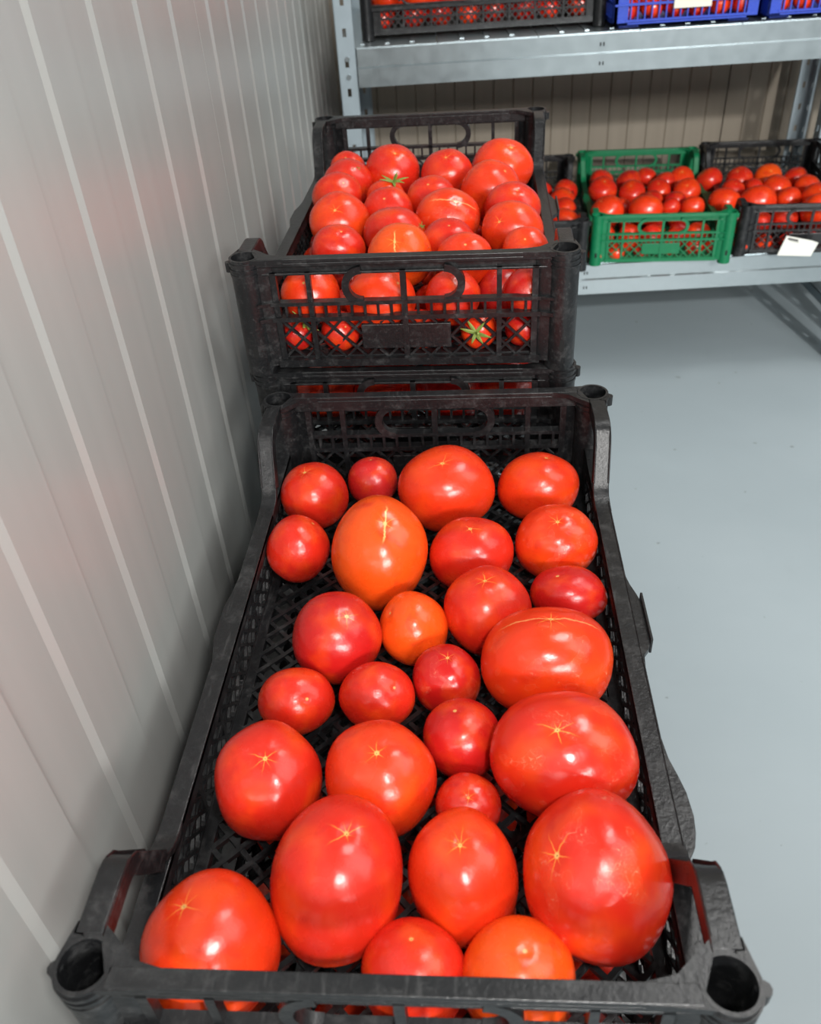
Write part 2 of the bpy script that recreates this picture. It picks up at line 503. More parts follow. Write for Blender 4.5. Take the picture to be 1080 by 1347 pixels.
def crate_parts():
    P = {}
    # base: border strips and a diamond lattice with a longitudinal mid rib
    m = lattice_bars(-0.122, 0.122, -0.226, 0.226, 0.0168, 'z', -0.0925, 0.0031, 0.0036)
    m.box(-0.130, -0.121, -0.236, 0.236, -0.096, -0.0905).box(0.121, 0.130, -0.236, 0.236, -0.096, -0.0905)
    m.box(-0.121, 0.121, -0.236, -0.226, -0.096, -0.0905).box(-0.121, 0.121, 0.226, 0.236, -0.096, -0.0905)
    for x in (-0.06, 0.06): m.box(x - 0.002, x + 0.002, -0.226, 0.226, -0.100, -0.0945)
    for y in (-0.112, 0, 0.112): m.box(-0.121, 0.121, y - 0.002, y + 0.002, -0.100, -0.0945)
    P['base_lattice'] = [(m, 0)]
    # long side walls
    s = lattice_bars(-0.208, 0.208, -0.090, -0.052, 0.0135, 'x', 0.1295, 0.0022, 0.0022)
    for y in (-0.208, -0.16, -0.104, -0.052, 0, 0.052, 0.104, 0.16, 0.208):
        s.box(0.1282, 0.1335, y - 0.0018, y + 0.0018, -0.092, -0.05)
    s.box(0.128, 0.1325, -0.236, 0.236, -0.098, -0.088)
    s.box(0.1283, 0.1312, -0.208, 0.208, -0.0735, -0.0705)
    s.box(0.128, 0.1305, -0.236, -0.206, -0.092, -0.05).box(0.128, 0.1305, 0.206, 0.236, -0.092, -0.05)
    P['side_lattice'] = [(s, 0), (s.mirror(-1), 0)]
    r = MB().prism(rail_outline(), 'z', -0.0525, -0.0485)
    r.box(0.127, 0.1292, -0.232, 0.232, -0.0595, -0.0487)
    r.box(0.1373, 0.1380, -0.215, 0.232, -0.0487, -0.0478)
    r.box(0.1375, 0.1385, -0.232, 0.232, -0.058, -0.0487)
    o = 0.1385
    q = MB().prism([(0.127, -0.232), (o, -0.232), (o, -0.02), (0.1400, -0.012), (0.1425, 0.002), (0.1425, 0.030), (0.1400, 0.045), (o, 0.060), (o, 0.232), (0.127, 0.232)], 'z', -0.0525, -0.0485)
    q.box(0.127, 0.1292, -0.232, 0.232, -0.0595, -0.0487).box(0.1375, 0.1385, -0.232, 0.232, -0.058, -0.0487)
    r.box(0.1448, 0.1464, -0.004, 0.040, -0.058, -0.0455)
    P['side_rail'] = [(r, 0.0005), (q.mirror(-1), 0.0005)]
    # corner brackets: a flat loop from the corner socket down to the side rail
    b = MB()
    path = [(0.1345, -0.2205, -0.0022), (0.1345, -0.192, -0.0022), (0.1345, -0.1865, -0.0032), (0.1344, -0.1825, -0.0065), (0.1342, -0.1800, -0.0115), (0.1334, -0.1635, -0.0375), (0.1330, -0.1595, -0.0435), (0.1328, -0.1530, -0.0485), (0.1328, -0.1440, -0.0505), (0.1328, -0.1360, -0.0508)]
    b.strip(path, (1, 0, 0), 0.0122, 0.0040)
    for x in (0.1400, 0.1288):
        b.strip([(x - (0.0015 if q[2] < -0.03 else 0), q[1] + 0.0010, q[2] - 0.0045) for q in path[:6]], (1, 0, 0), 0.0013, 0.011)
    P['corner_bracket'] = [(b.mirror(sx, sy), 0.0006) for sy in (1, -1) for sx in (-1, 1)]
    # corner posts
    c = MB()
    c.tube(XH, -YH, -0.105, 0.0, 0.0127, 0.0108, 28)
    for z in (-0.004, -0.009, -0.0135): c.tube(XH, -YH, z - 0.0011, z + 0.0011, 0.0137 - abs(z) * 0.03, 0.0120, 28)
    c.disc(XH, -YH, -0.075, -0.070, 0.0112)
    # plates towards the end panel and the side panel
    c.prism([(0.1075, -0.2345), (0.1100, -0.2375), (0.1150, -0.2395), (0.1215, -0.2405), (0.1215, -0.2375), (0.1150, -0.2365), (0.1115, -0.2340)], 'z', -0.098, -0.002)
    c.box(0.1275, 0.1300, -0.224, -0.205, -0.098, -0.048)
    c.prism([(0.098, -0.2425), (0.125, -0.2440), (0.1215, -0.2375), (0.1275, -0.2235), (0.1275, -0.2165), (0.1215, -0.2215), (0.112, -0.2305), (0.098, -0.2340)], 'z', -0.0042, -0.0002)
    c.prism([(0.136, -0.2200), (0.1425, -0.2268), (0.1449, -0.2315), (0.1410, -0.2150)], 'z', -0.0060, -0.0003)
    c.prism([(0.1284, -0.2150), (0.1410, -0.2150), (0.1410, -0.2205), (0.136, -0.2212), (0.128, -0.2215)], 'z', -0.0045, -0.0003)
    c.disc(0.1455, -0.2335, -0.012, -0.004, 0.0035, 10)
    P['corner_post'] = [(c.mirror(sx, sy), 0) for sy in (1, -1) for sx in (-1, 1)]
    q = MB().prism([(0.1325 + 0.0021 * math.cos(a), -0.0815 + (0.0034 if math.sin(a) > 0 else -0.0034) + 0.0021 * math.sin(a)) for a in [i * PI / 6 + 0.01 for i in range(12)]], 'y', -0.2464, -0.2455)
    P['drain_slot'] = [(q.mirror(sx, sy), 0) for sy in (1, -1) for sx in (-1, 1)]
    # end rims
    e = MB().box(-0.1205, 0.1205, -0.2425, -0.2337, -0.0035, 0.0)
    e.box(-0.1205, 0.1205, -0.2363, -0.2337, -0.0135, -0.0035)
    e.box(-0.1205, 0.1205, -0.2425, -0.2412, -0.0065, -0.0035)
    e.box(-0.1205, 0.1205, -0.2400, -0.2363, -0.0150, -0.0130)
    P['end_rim'] = [(e, 0.0005), (e.mirror(1, -1), 0.0005)]
    # end frames: bars, ticks and the two handle arcs
    f = MB()
    for x, w in ((-0.0795, 0.0042), (0, 0.0048), (0.0795, 0.0042)):
        f.box(x - w / 2, x + w / 2, -0.2405, -0.2345, -0.093, -0.013)
    for x in (-0.109, 0.109): f.box(x - 0.0025, x + 0.0025, -0.2400, -0.2345, -0.093, -0.013)
    for z0, z1 in ((-0.0412, -0.038), (-0.0555, -0.0515)): f.box(-0.114, 0.114, -0.2425, -0.2345, z0, z1)
    for z0, z1 in ((-0.0412, -0.038), (-0.0555, -0.0515)):
        for s_ in (-1, 1):
            f.prism([(s_ * 0.112, -0.2345), (s_ * 0.112, -0.2408), (s_ * 0.119, -0.2445), (s_ * 0.124, -0.2462), (s_ * 0.1245, -0.2440)], 'z', z0 + 0.0006, z1 - 0.0003)
    for k in range(-9, 10):
        x = k * 0.0113
        if abs(x) < 0.003 or abs(abs(x) - 0.0795) < 0.003: continue
        f.box(x - 0.0011, x + 0.0011, -0.2388, -0.2345, -0.052, -0.041)
    for s_ in (-1, 1):
        pts = [(s_ * (0.0345 + 0.0140 * math.cos(q_)), -0.2378, -0.0258 + 0.0140 * math.sin(q_)) for q_ in [PI / 2 - i * PI / 14 for i in range(15)]]
        f.strip(pts, (0, 1, 0), 0.0068, 0.0062)
    f.box(-0.114, 0.114, -0.2425, -0.2345, -0.0985, -0.0915)
    P['end_frame'] = [(f, 0), (f.mirror(1, -1), 0)]
    l = lattice_bars(-0.109, 0.109, -0.092, -0.055, 0.0185, 'y', -0.2362, 0.0020, 0.0026, skip=(-0.039, 0.039, -0.084, -0.061))
    P['end_lattice'] = [(l, 0), (l.mirror(1, -1), 0)]
    g = MB().box(-0.0385, 0.0385, -0.2392, -0.2352, -0.0835, -0.0610)
    P['name_plate'] = [(g, 0.0006), (g.mirror(1, -1), 0.0006)]
    return P


def make_crate(mat):
    root = empty('plastic_crate')
    for name, lst in crate_parts().items():
        for mb, bev in lst:
            o = up(mb).build(name, DARK if name == 'drain_slot' else mat, root, bevel=bev, smooth=35 if name in ('corner_post', 'corner_bracket', 'end_frame') else None)
            if name != 'drain_slot': o['swap'] = 1
    return root


def make_grid_crate(mat):
    """the blue kind: finer upright grid, solid corners, pale card on the end"""
    root = empty('grid_crate'); hw, hl, h = 0.131, 0.21, 0.125
    def B(name, mb, bev=0):
        o = mb.build(name, mat, root, bevel=bev); o['swap'] = 1; return o
    b = MB().box(-hw, hw, -hl, hl, 0.004, 0.007)
    for x in (-0.1, 0.1):
        for y in (-0.17, 0.17): b.box(x - 0.018, x + 0.018, y - 0.02, y + 0.02, -0.003, 0.004)
    B('base_panel', b)
    for s in (-1, 1):
        g = MB(); y0, y1 = (s * hl, s * (hl - 0.004))
        for z in (0.008, 0.034, 0.060, 0.086): g.box(-hw + 0.02, hw - 0.02, y0 - s * -0.001, y1, z, z + 0.0035)
        k = -8
        while k <= 8:
            g.box(k * 0.0128 - 0.0012, k * 0.0128 + 0.0012, y0, y1, 0.008, 0.112); k += 1
        B('end_grid', g)
        g = MB(); x0, x1 = s * hw, s * (hw - 0.004)
        for z in (0.008, 0.034, 0.060, 0.086): g.box(x0, x1, -hl + 0.02, hl - 0.02, z, z + 0.0035)
        k = -14
        while k <= 14:
            g.box(x0, x1, k * 0.0132 - 0.0012, k * 0.0132 + 0.0012, 0.008, 0.112); k += 1
        B('side_grid', g)
    for sx in (-1, 1):
        for sy in (-1, 1):
            c = MB().box(sx * hw, sx * (hw - 0.024), sy * hl, sy * (hl - 0.005), 0.004, h).box(sx * hw, sx * (hw - 0.005), sy * hl, sy * (hl - 0.024), 0.004, h)
            for z in (0.034, 0.060, 0.086): c.box(sx * (hw - 0.026), sx * (hw + 0.001), sy * hl, sy * (hl + 0.003), z, z + 0.003)
            B('corner_post', c)
    r = MB()
    for s in (-1, 1):
        r.box(-hw - 0.004, hw + 0.004, s * (hl - 0.005), s * (hl + 0.005), 0.112, h)
        r.box(s * (hw - 0.005), s * (hw + 0.004), -hl, hl, 0.112, h)
    B('top_rim', r, 0.001)
    m = MB().box(-0.027, 0.040, -hl - 0.004, -hl - 0.001, 0.026, 0.090)
    o = m.build('card', CARD, root)
    o['label'] = 'pale beige card'
    return root


def place(o, label, group=None, cat='crate'):
    tag(o, label, cat, group)
    return o


proto = make_crate(BLACK)
proto.location = (0, YH, -H); proto.name = 'plastic_crate'
place(proto, 'black plastic crate nearest the camera holding one layer of large tomatoes', 'stacked black crates')
NTH = ['', 'top', 'second', 'third', 'fourth', 'fifth', 'sixth', 'seventh']
c = dup(proto, (0.002, YH - 0.002, -2 * H), 0.006); place(c, 'black plastic crate directly beneath the nearest open crate of large tomatoes', 'stacked black crates')
for k in range(3, 7):
    c = dup(proto, (0.001 * (k % 3), YH + 0.002 * (k % 2), -k * H), 0.004 * (-1) ** k); place(c, 'empty black plastic crate, %s from the top of the nearer stack' % NTH[k], 'stacked black crates')
SX, SY, SA = -0.0234, 0.5208, -0.013


def st2(x, y, z):
    ca, sa = math.cos(SA), math.sin(SA)
    return (SX + ca * x - sa * (y + YH), SY + sa * x + ca * (y + YH), z)


c = dup(proto, st2(0, 0, -0.001), SA); place(c, 'black plastic crate heaped with tomatoes on top of the farther stack', 'stacked black crates')
c = dup(proto, st2(0.0035, 0.002, -H - 0.001), SA - 0.004); place(c, 'black plastic crate one below the top of the farther stack, only a strip showing', 'stacked black crates')
for k in range(2, 6):
    c = dup(proto, st2(0.001 * (k % 2), 0.002 * (k % 3), -(k + 1) * H + H * 0 - 0.0), SA); c.location.z = -(k) * H - H; c.name = 'plastic_crate'
    place(c, 'empty black plastic crate, %s from the top of the farther stack' % NTH[k + 1], 'stacked black crates')

# ------------------------------------------------------------------ shelving
DK1, DK2 = -0.352, 0.085         # deck heights
F0, F1 = 1.600, 2.130            # front and back of the shelving along U


def make_shelf(S0, S1, label):
    shelf = empty('storage_shelf', room((S0 + S1) / 2, (F0 + F1) / 2, FLOOR_Z), ROOM)
    tag(shelf, label, 'shelf')
    vm, um = (S0 + S1) / 2, (F0 + F1) / 2


    def sx(v): return v - vm
    def sy(u): return u - um
    def sz(z): return z - FLOOR_Z

    def post(v, u, sv, su, z1=0.75):
        """upright: two flanges with slotted holes; sv/su give the directions its flanges run"""
        m = MB(); w = 0.034; t = 0.0018
        z = FLOOR_Z; hole = 0.014; pitch = 0.05
        x0 = sx(v); y0 = sy(u)
        for fl in (0, 1):
            def bx(a0, a1, z0, z1_):
                if fl == 0: m.box(x0 + sv * a0, x0 + sv * a1, y0, y0 + su * t, sz(z0), sz(z1_))
                else: m.box(x0, x0 + sv * t, y0 + su * a0, y0 + su * a1, sz(z0), sz(z1_))
            bx(0, 0.013, FLOOR_Z, z1); bx(0.020, w, FLOOR_Z, z1)
            zz = FLOOR_Z
            while zz < z1:
                bx(0.013, 0.020, zz, min(zz + pitch - hole, z1)); zz += pitch
        # rolled edges
        m.box(x0 + sv * w, x0 + sv * (w - t), y0, y0 + su * 0.006, sz(FLOOR_Z), sz(z1))
        m.box(x0, x0 + sv * 0.006, y0 + su * w, y0 + su * (w - t), sz(FLOOR_Z), sz(z1))
        o = m.build('post', STEELB, shelf)
        k = MB().box(x0 - sv * 0.002, x0 + sv * (w + 0.004), y0 - su * 0.002, y0 + su * (w + 0.004), 0, 0.012).build('foot_cap', DARK, o)
        return o


    pl = post(S0, F0, 1, 1); post(S0, F1, 1, -1); post(S1, F0, -1, 1); post(S1, F1, -1, -1)
    for d in (DK1, DK2):
        # stepped front and back beams
        for side, y in ((-1, sy(F0)), (1, sy(F1))):
            prof = [(0, -0.002), (0, -0.031), (0.0035, -0.0335), (0.0035, -0.060), (-0.010, -0.062), (-0.010, -0.0635), (0.0055, -0.0635), (0.0055, -0.032), (0.0015, -0.0295), (0.0015, 0.0), (-0.012, 0.0), (-0.012, -0.002)]
            pts = [(y + side * a, sz(d) + b) for a, b in prof]
            m = MB().prism([(p[0], p[1]) for p in pts], 'x', sx(S0 + 0.036), sx(S1 - 0.036))
            o = m.build('beam', STEEL, shelf)
            if side == -1:
                for dz in (-0.017, -0.048):
                    yy = y - 0.0025 - (0.0035 if dz < -0.03 else 0)
                    for a in (-0.003, 0.003):
                        MB().box(sx(S0 + 0.487 + a) - 0.0012, sx(S0 + 0.487 + a) + 0.0012, yy, yy + 0.003, sz(d) + dz - 0.003, sz(d) + dz + 0.003).build('hook_slot', DARK, o)
            for v in (S0 + 0.018, S1 - 0.018):
                for dz in (-0.015, -0.045):
                    yy = y + side * 0.0005
                    bm_ = MB().prism([(sx(v) + 0.0045 * math.cos(i * PI / 5), sz(d) + dz + 0.0045 * math.sin(i * PI / 5)) for i in range(10)], 'y', yy, yy + side * 0.0028)
                    bm_.build('bolt', STEEL, shelf, smooth=40)
        for sv, v in ((1, S0), (-1, S1)):
            MB().box(sx(v), sx(v + sv * 0.002), sy(F0 + 0.03), sy(F1 - 0.03), sz(d) - 0.045, sz(d) - 0.004).build('side_beam', STEEL, shelf)
        n = 6; w = (S1 - S0) / n
        for i in range(n):
            m = MB().box(sx(S0 + i * w) + 0.001, sx(S0 + (i + 1) * w) - 0.001, sy(F0 + 0.006), sy(F1 - 0.006), sz(d), sz(d) + 0.0018)
            for q in (0.25, 0.5, 0.75):
                xx = sx(S0 + (i + q) * w); m.box(xx - 0.004, xx + 0.004, sy(F0 + 0.03), sy(F1 - 0.03), sz(d) + 0.0015, sz(d) + 0.0035)
            m.build('deck_panel', STEEL, shelf)
    for v in ((S0, S1) if S0 > 1 else (S0,)):
        s = 1 if v == S0 else -1
        MB().box(sx(v + s * 0.004), sx(v + s * 0.022), sy(F0), sy(F1), sz(-0.585), sz(-0.582)).box(sx(v + s * 0.004), sx(v + s * 0.006), sy(F0), sy(F1), sz(-0.605), sz(-0.582)).build('bottom_brace', STEELB, shelf)
        for a, b in (((F0 + 0.03, -0.30), (F1 - 0.03, 0.03)),):
            MB().bar((sx(v + s * 0.003), sy(a[0]), sz(a[1])), (sx(v + s * 0.003), sy(b[0]), sz(b[1])), (1, 0, 0), 0.018, 0.002).build('diagonal_brace', STEELB, shelf)

    return shelf


make_shelf(-0.112, 1.0, 'grey steel shelving unit along the back wall carrying the crates of tomatoes')
make_shelf(1.034, 2.10, 'neighbouring steel shelving unit, only its post showing at the picture edge')

# ------------------------------------------------------------------ crates on the shelves
LY = 0.10                                    # these sit slightly turned


def on_shelf(v, u, d, turn):
    dv, du = math.sin(turn), math.cos(turn)
    p = room(v + dv * 0.2425, u + du * 0.2425, d + 0.0038)
    return p, ROOM - turn


p_, a_ = on_shelf(0.522, 1.572, DK1, LY)
g = dup(proto, p_, a_, mat=GREEN); place(g, 'green plastic crate of tomatoes on the lower shelf between two black crates', 'crates on the shelving')
GP = (p_, a_)
p_, a_ = on_shelf(0.828, 1.580, DK1, LY)
g = dup(proto, p_, a_); place(g, 'black plastic crate with a white paper slip on the lower shelf', 'crates on the shelving')
BP = (p_, a_)
p_, a_ = on_shelf(0.224, 1.572, DK1, 0.09)
g = dup(proto, p_, a_); place(g, 'black plastic crate on the lower shelf, half hidden behind the tall stack', 'crates on the shelving')
LP = (p_, a_)
UPP = (room(0.162, 1.798, DK2 + 0.0038), ROOM + PI / 2)
g = dup(proto, UPP[0], UPP[1], scale=(1, 0.93, 1)); place(g, 'black plastic crate standing lengthwise on the upper shelf beside the blue crates', 'crates on the shelving')
blue = make_grid_crate(BLUE)
b1 = (room(0.526, 1.812, DK2 + 0.0068), ROOM)
blue.location, blue.rotation_euler = b1[0], (0, 0, b1[1])
place(blue, 'blue plastic crate on the upper shelf with its whole end and pale card showing', 'crates on the shelving')
b2 = (room(0.800, 1.812, DK2 + 0.0068), ROOM)
bb = dup(blue, b2[0], b2[1]); place(bb, 'blue plastic crate on the upper shelf cut off by the picture edge', 'crates on the shelving')

# ------------------------------------------------------------------ tomatoes
NV, NS = 30, 40
UNIT = []
for i in range(NV + 1):
    th = PI * i / NV
    if i in (0, NV): UNIT.append((0, 0, math.cos(th)))
    else:
        for k in range(NS):
            a = 2 * PI * k / NS; UNIT.append((math.sin(th) * math.cos(a), math.sin(th) * math.sin(a), math.cos(th)))
FACES = []
for k in range(NS):
    FACES.append((0, 1 + k, 1 + (k + 1) % NS))
for i in range(NV - 2):
    for k in range(NS):
        a = 1 + i * NS; FACES.append((a + k, a + NS + k, a + NS + (k + 1) % NS, a + (k + 1) % NS))
last = len(UNIT) - 1; a = last - NS
for k in range(NS): FACES.append((a + k, last, a + (k + 1) % NS))


def tomato_shape(seed, lobes=5, amp=0.012, flat=0.0):
    """unit fruit, blossom end up (+Z), calyx hollow below; gentle shoulders and lobes"""
    R = random.Random(seed); p1, p2, p3 = (R.uniform(0, 6.28) for _ in range(3)); n = lobes; sk = R.uniform(-0.03, 0.03); wob = R.uniform(0.008, 0.022)
    out = []
    for x, y, z in UNIT:
        s = math.sqrt(x * x + y * y); ph = math.atan2(y, x)
        r = 1 + amp * math.cos(n * ph + p1) * s ** 1.2 + wob * math.cos(2 * ph + p2) * s + 0.008 * math.cos(3 * ph + p3 + 2 * z) * s
        e = 2.25                                   # slightly squarer than a ball
        q = (abs(s) ** e + abs(z) ** e) ** (-1 / e)
        r *= q
        zz = z * r * (1 - flat)
        zz -= 0.035 * math.exp(-(s / 0.10) ** 2) if z > 0 else -0.16 * math.exp(-(s / 0.26) ** 2)
        out.append((x * r + sk * z, y * r, zz))
    return out


SHIFT = {'red': (0.64, 0.022, 0.009), 'bright': (0.76, 0.040, 0.008), 'orange': (0.84, 0.085, 0.007), 'deep': (0.52, 0.012, 0.010), 'pink': (0.60, 0.022, 0.020)}


def tomato_mesh(name, verts, kind):
    me = bpy.data.meshes.new(name); me.from_pydata(verts, [], FACES)
    at = me.attributes.new('unit_co', 'FLOAT_VECTOR', 'POINT')
    at.data.foreach_set('vector', [q for v in UNIT for q in v])
    me.polygons.foreach_set('use_smooth', [True] * len(FACES))
    me.materials.append(TM[kind])
    return me


def tomato(c, rx, ry, axis, kind, tint, label, group, seed, lobes=5, amp=0.012, rz=None):
    """one fruit: rx, ry = half width and half height across the line of sight, axis = direction of its blossom end"""
    c = Vector(c); ax = Vector(axis).normalized()
    vd = (CP - c).normalized(); r_ = (CR - vd * CR.dot(vd)).normalized(); u_ = vd.cross(r_)
    rz = rz or (rx * ry) ** 0.5 * 0.97
    q = Vector((0, 0, 1)).rotation_difference(ax).to_matrix()
    A = Matrix((r_, u_, vd)).transposed()
    S = A @ Matrix.Diagonal((rx, ry, rz)) @ A.transposed() @ q
    vs = [S @ Vector(v) for v in tomato_shape(seed, lobes, amp)]
    # keep the silhouette at exactly rx, ry
    ex = max(abs(v.dot(r_)) for v in vs) / rx; ey = max(abs(v.dot(u_)) for v in vs) / ry
    k = 2 / (ex + ey)
    zb = c.z + k * min(v.z for v in vs)
    o = bpy.data.objects.new('tomato', tomato_mesh('tomato', [tuple(v * k) for v in vs], kind)); COL.objects.link(o)
    o.location = c; o.color = (*SHIFT[tint], 1)
    tag(o, label, 'tomato', group)
    return o


def calyx_mesh(n=6, ln=0.016, seed=1):
    R = random.Random(seed); m = MB()
    for i in range(n):
        a = 2 * PI * i / n + R.uniform(-0.3, 0.3); d = Vector((math.cos(a), math.sin(a), 0)); L = ln * R.uniform(0.7, 1.1); side = Vector((-d.y, d.x, 0))
        prev = None; lift = R.uniform(0.1, 0.7)
        rows = []
        for k in range(6):
            s = k / 5; p = d * (L * s) + Vector((0, 0, L * lift * s * (1.3 - 0.7 * s)))
            w = 0.0016 * math.sin(PI * min(1, 0.25 + 0.75 * s)) + 0.0002
            rows.append((p - side * w, p + side * w, p + Vector((0, 0, 0.0006))))
        vs = [q for r in rows for q in r]; fs = []
        for k in range(5):
            b = 3 * k
            fs += [(b, b + 3, b + 4, b + 1), (b + 1, b + 4, b + 5, b + 2), (b + 2, b + 5, b + 3, b)]
        m.add(vs, fs)
    m.strip([(0, 0, -0.001), (0.001, 0, 0.004), (0.003, 0.001, 0.009)], (0, 1, 0), 0.002, 0.002)
    return m.mesh('calyx', LEAF)


CALYX = calyx_mesh()


def add_calyx(t, at, n, scale=1.0):
    o = bpy.data.objects.new('calyx', CALYX); COL.objects.link(o); o.parent = t
    o.location = at; o.rotation_euler = Vector(n).to_track_quat('Z', 'Y').to_euler(); o.scale = (scale,) * 3
    o['label'] = 'green star-shaped calyx'
    return o


NEAR = [
    (-0.0998,0.408,-0.0591,0.0292,0.0273,-0.172,-0.106,0.979, 'star', 'red', 'mid-sized red tomato in the far left corner of the near crate', 5, 0.01),
    (-0.0543,0.4367,-0.0657,0.0217,0.021,-0.027,0.186,0.982, 'plain', 'pink', 'small crimson tomato by the far end wall, left of the big orange-red one', 5, 0.006),
    (0.0105,0.4027,-0.0502,0.0409,0.0347,-0.055,-0.281,0.958, 'star', 'bright', 'large broad orange-red tomato touching the far end wall, golden star scar at top', 4, 0.014),
    (0.0856,0.4115,-0.0565,0.0337,0.0287,0.164,0.13,0.978, 'star', 'bright', 'orange-red tomato in the far right corner of the near crate', 4, 0.016),
    (-0.1039,0.342,-0.0616,0.0248,0.0266,0.578,0.304,0.757, 'plain', 'red', 'small round red tomato against the left wall, just before the bare mesh patch', 5, 0.008),
    (-0.0376,0.3212,-0.0486,0.0367,0.0423,0.192,-0.299,0.935, 'crack', 'orange', 'biggest orange tomato, with a long golden cracked seam down its crown', 4, 0.014),
    (0.0305,0.3291,-0.0576,0.0319,0.0279,-0.044,-0.095,0.994, 'star', 'red', 'squarish red tomato right of the cracked orange one, sunken dark-rimmed crown', 4, 0.022),
    (0.0941,0.341,-0.0571,0.0322,0.0287,-0.035,-0.281,0.959, 'worn', 'bright', 'scuffed orange-red tomato by the right wall, second row from the far end', 5, 0.012),
    (0.0413,0.268,-0.0566,0.031,0.031,-0.042,-0.051,0.998, 'star', 'red', 'angular red tomato in the middle, small star scar, above the wide ridged one', 4, 0.026),
    (0.0994,0.2906,-0.0634,0.0276,0.0206,-0.325,-0.038,0.945, 'plain', 'deep', 'flattened dark red tomato against the right wall behind the wide ridged one', 5, 0.012),
    (-0.0607,0.242,-0.0564,0.0314,0.0309,0.365,-0.224,0.904, 'star', 'deep', 'round dark red tomato beside the bare mesh patch, gold star on its crown', 5, 0.008),
    (-0.0096,0.2567,-0.0625,0.0236,0.0262,-0.668,-0.143,0.73, 'plain', 'orange', 'small plain orange tomato between the dark round one and the angular one', 5, 0.008),
    (0.0778,0.2147,-0.0498,0.0428,0.0336,0.017,0.17,0.985, 'ridge', 'bright', 'very wide oval orange-red tomato with a pale ridge over its crown', 4, 0.014),
    (-0.0817,0.194,-0.0641,0.0243,0.0219,0.489,-0.522,0.698, 'plain', 'red', 'small red tomato by the left mesh wall with a tiny dark nick', 5, 0.008),
    (-0.0301,0.1978,-0.0639,0.0243,0.0223,0.573,-0.321,0.754, 'plain', 'red', 'small smooth red tomato beside the nicked one, centre left of the crate', 5, 0.008),
    (0.0137,0.2123,-0.0645,0.0227,0.0227,0.092,-0.034,0.995, 'worn', 'deep', 'small crimson scuffed tomato tucked against the wide ridged one', 5, 0.01),
    (0.0243,0.1653,-0.0634,0.0243,0.0234,-0.143,0.136,0.98, 'plain', 'deep', 'small dark red tomato left of the big tomato with scratched cross marks', 5, 0.008),
    (0.082,0.1425,-0.0491,0.0416,0.0365,-0.136,-0.232,0.963, 'worn', 'red', 'big red tomato by the right wall with pale scratches and a dark pinprick', 5, 0.012),
    (-0.0862,0.1284,-0.0552,0.0313,0.0335,0.144,-0.226,0.963, 'star', 'red', 'large red tomato at the left wall with one star scar and a bright sheen', 5, 0.02),
    (-0.022,0.131,-0.0552,0.0324,0.0324,0.025,-0.178,0.984, 'star', 'bright', 'large smooth orange-red tomato in the centre, small gold dot on its crown', 5, 0.016),
    (0.0278,0.1226,-0.0684,0.0189,0.0181,0.009,-0.335,0.942, 'worn', 'red', 'smallest scuffed red tomato, wedged between the four large ones', 5, 0.01),
    (0.0916,0.0701,-0.047,0.0371,0.0409,-0.627,-0.183,0.757, 'worn', 'red', 'huge dusty red tomato near the front right corner, webbed with fine scratches', 5, 0.014),
    (-0.0383,0.0676,-0.0496,0.0345,0.0399,0.21,0.061,0.976, 'star', 'red', 'huge red tomato near the front with the longest golden star rays', 5, 0.008),
    (0.0254,0.0738,-0.0561,0.0282,0.034,-0.012,-0.06,0.998, 'star', 'bright', 'tall squarish red tomato between the two huge ones near the front', 4, 0.022),
    (-0.0959,0.0331,-0.0535,0.0341,0.0349,-0.282,0.122,0.952, 'star', 'bright', 'large glossy red tomato in the front left corner, star scar near its edge', 4, 0.012),
    (0.0018,0.0271,-0.0627,0.0259,0.0248,0.009,0.26,0.965, 'plain', 'red', 'plain red tomato behind the front rim, left of the orange one', 5, 0.008),
    (0.0512,0.0261,-0.0609,0.0277,0.0267,0.09,0.041,0.995, 'plain', 'orange', 'orange tomato cut by the front rim of the near crate', 5, 0.006),
]
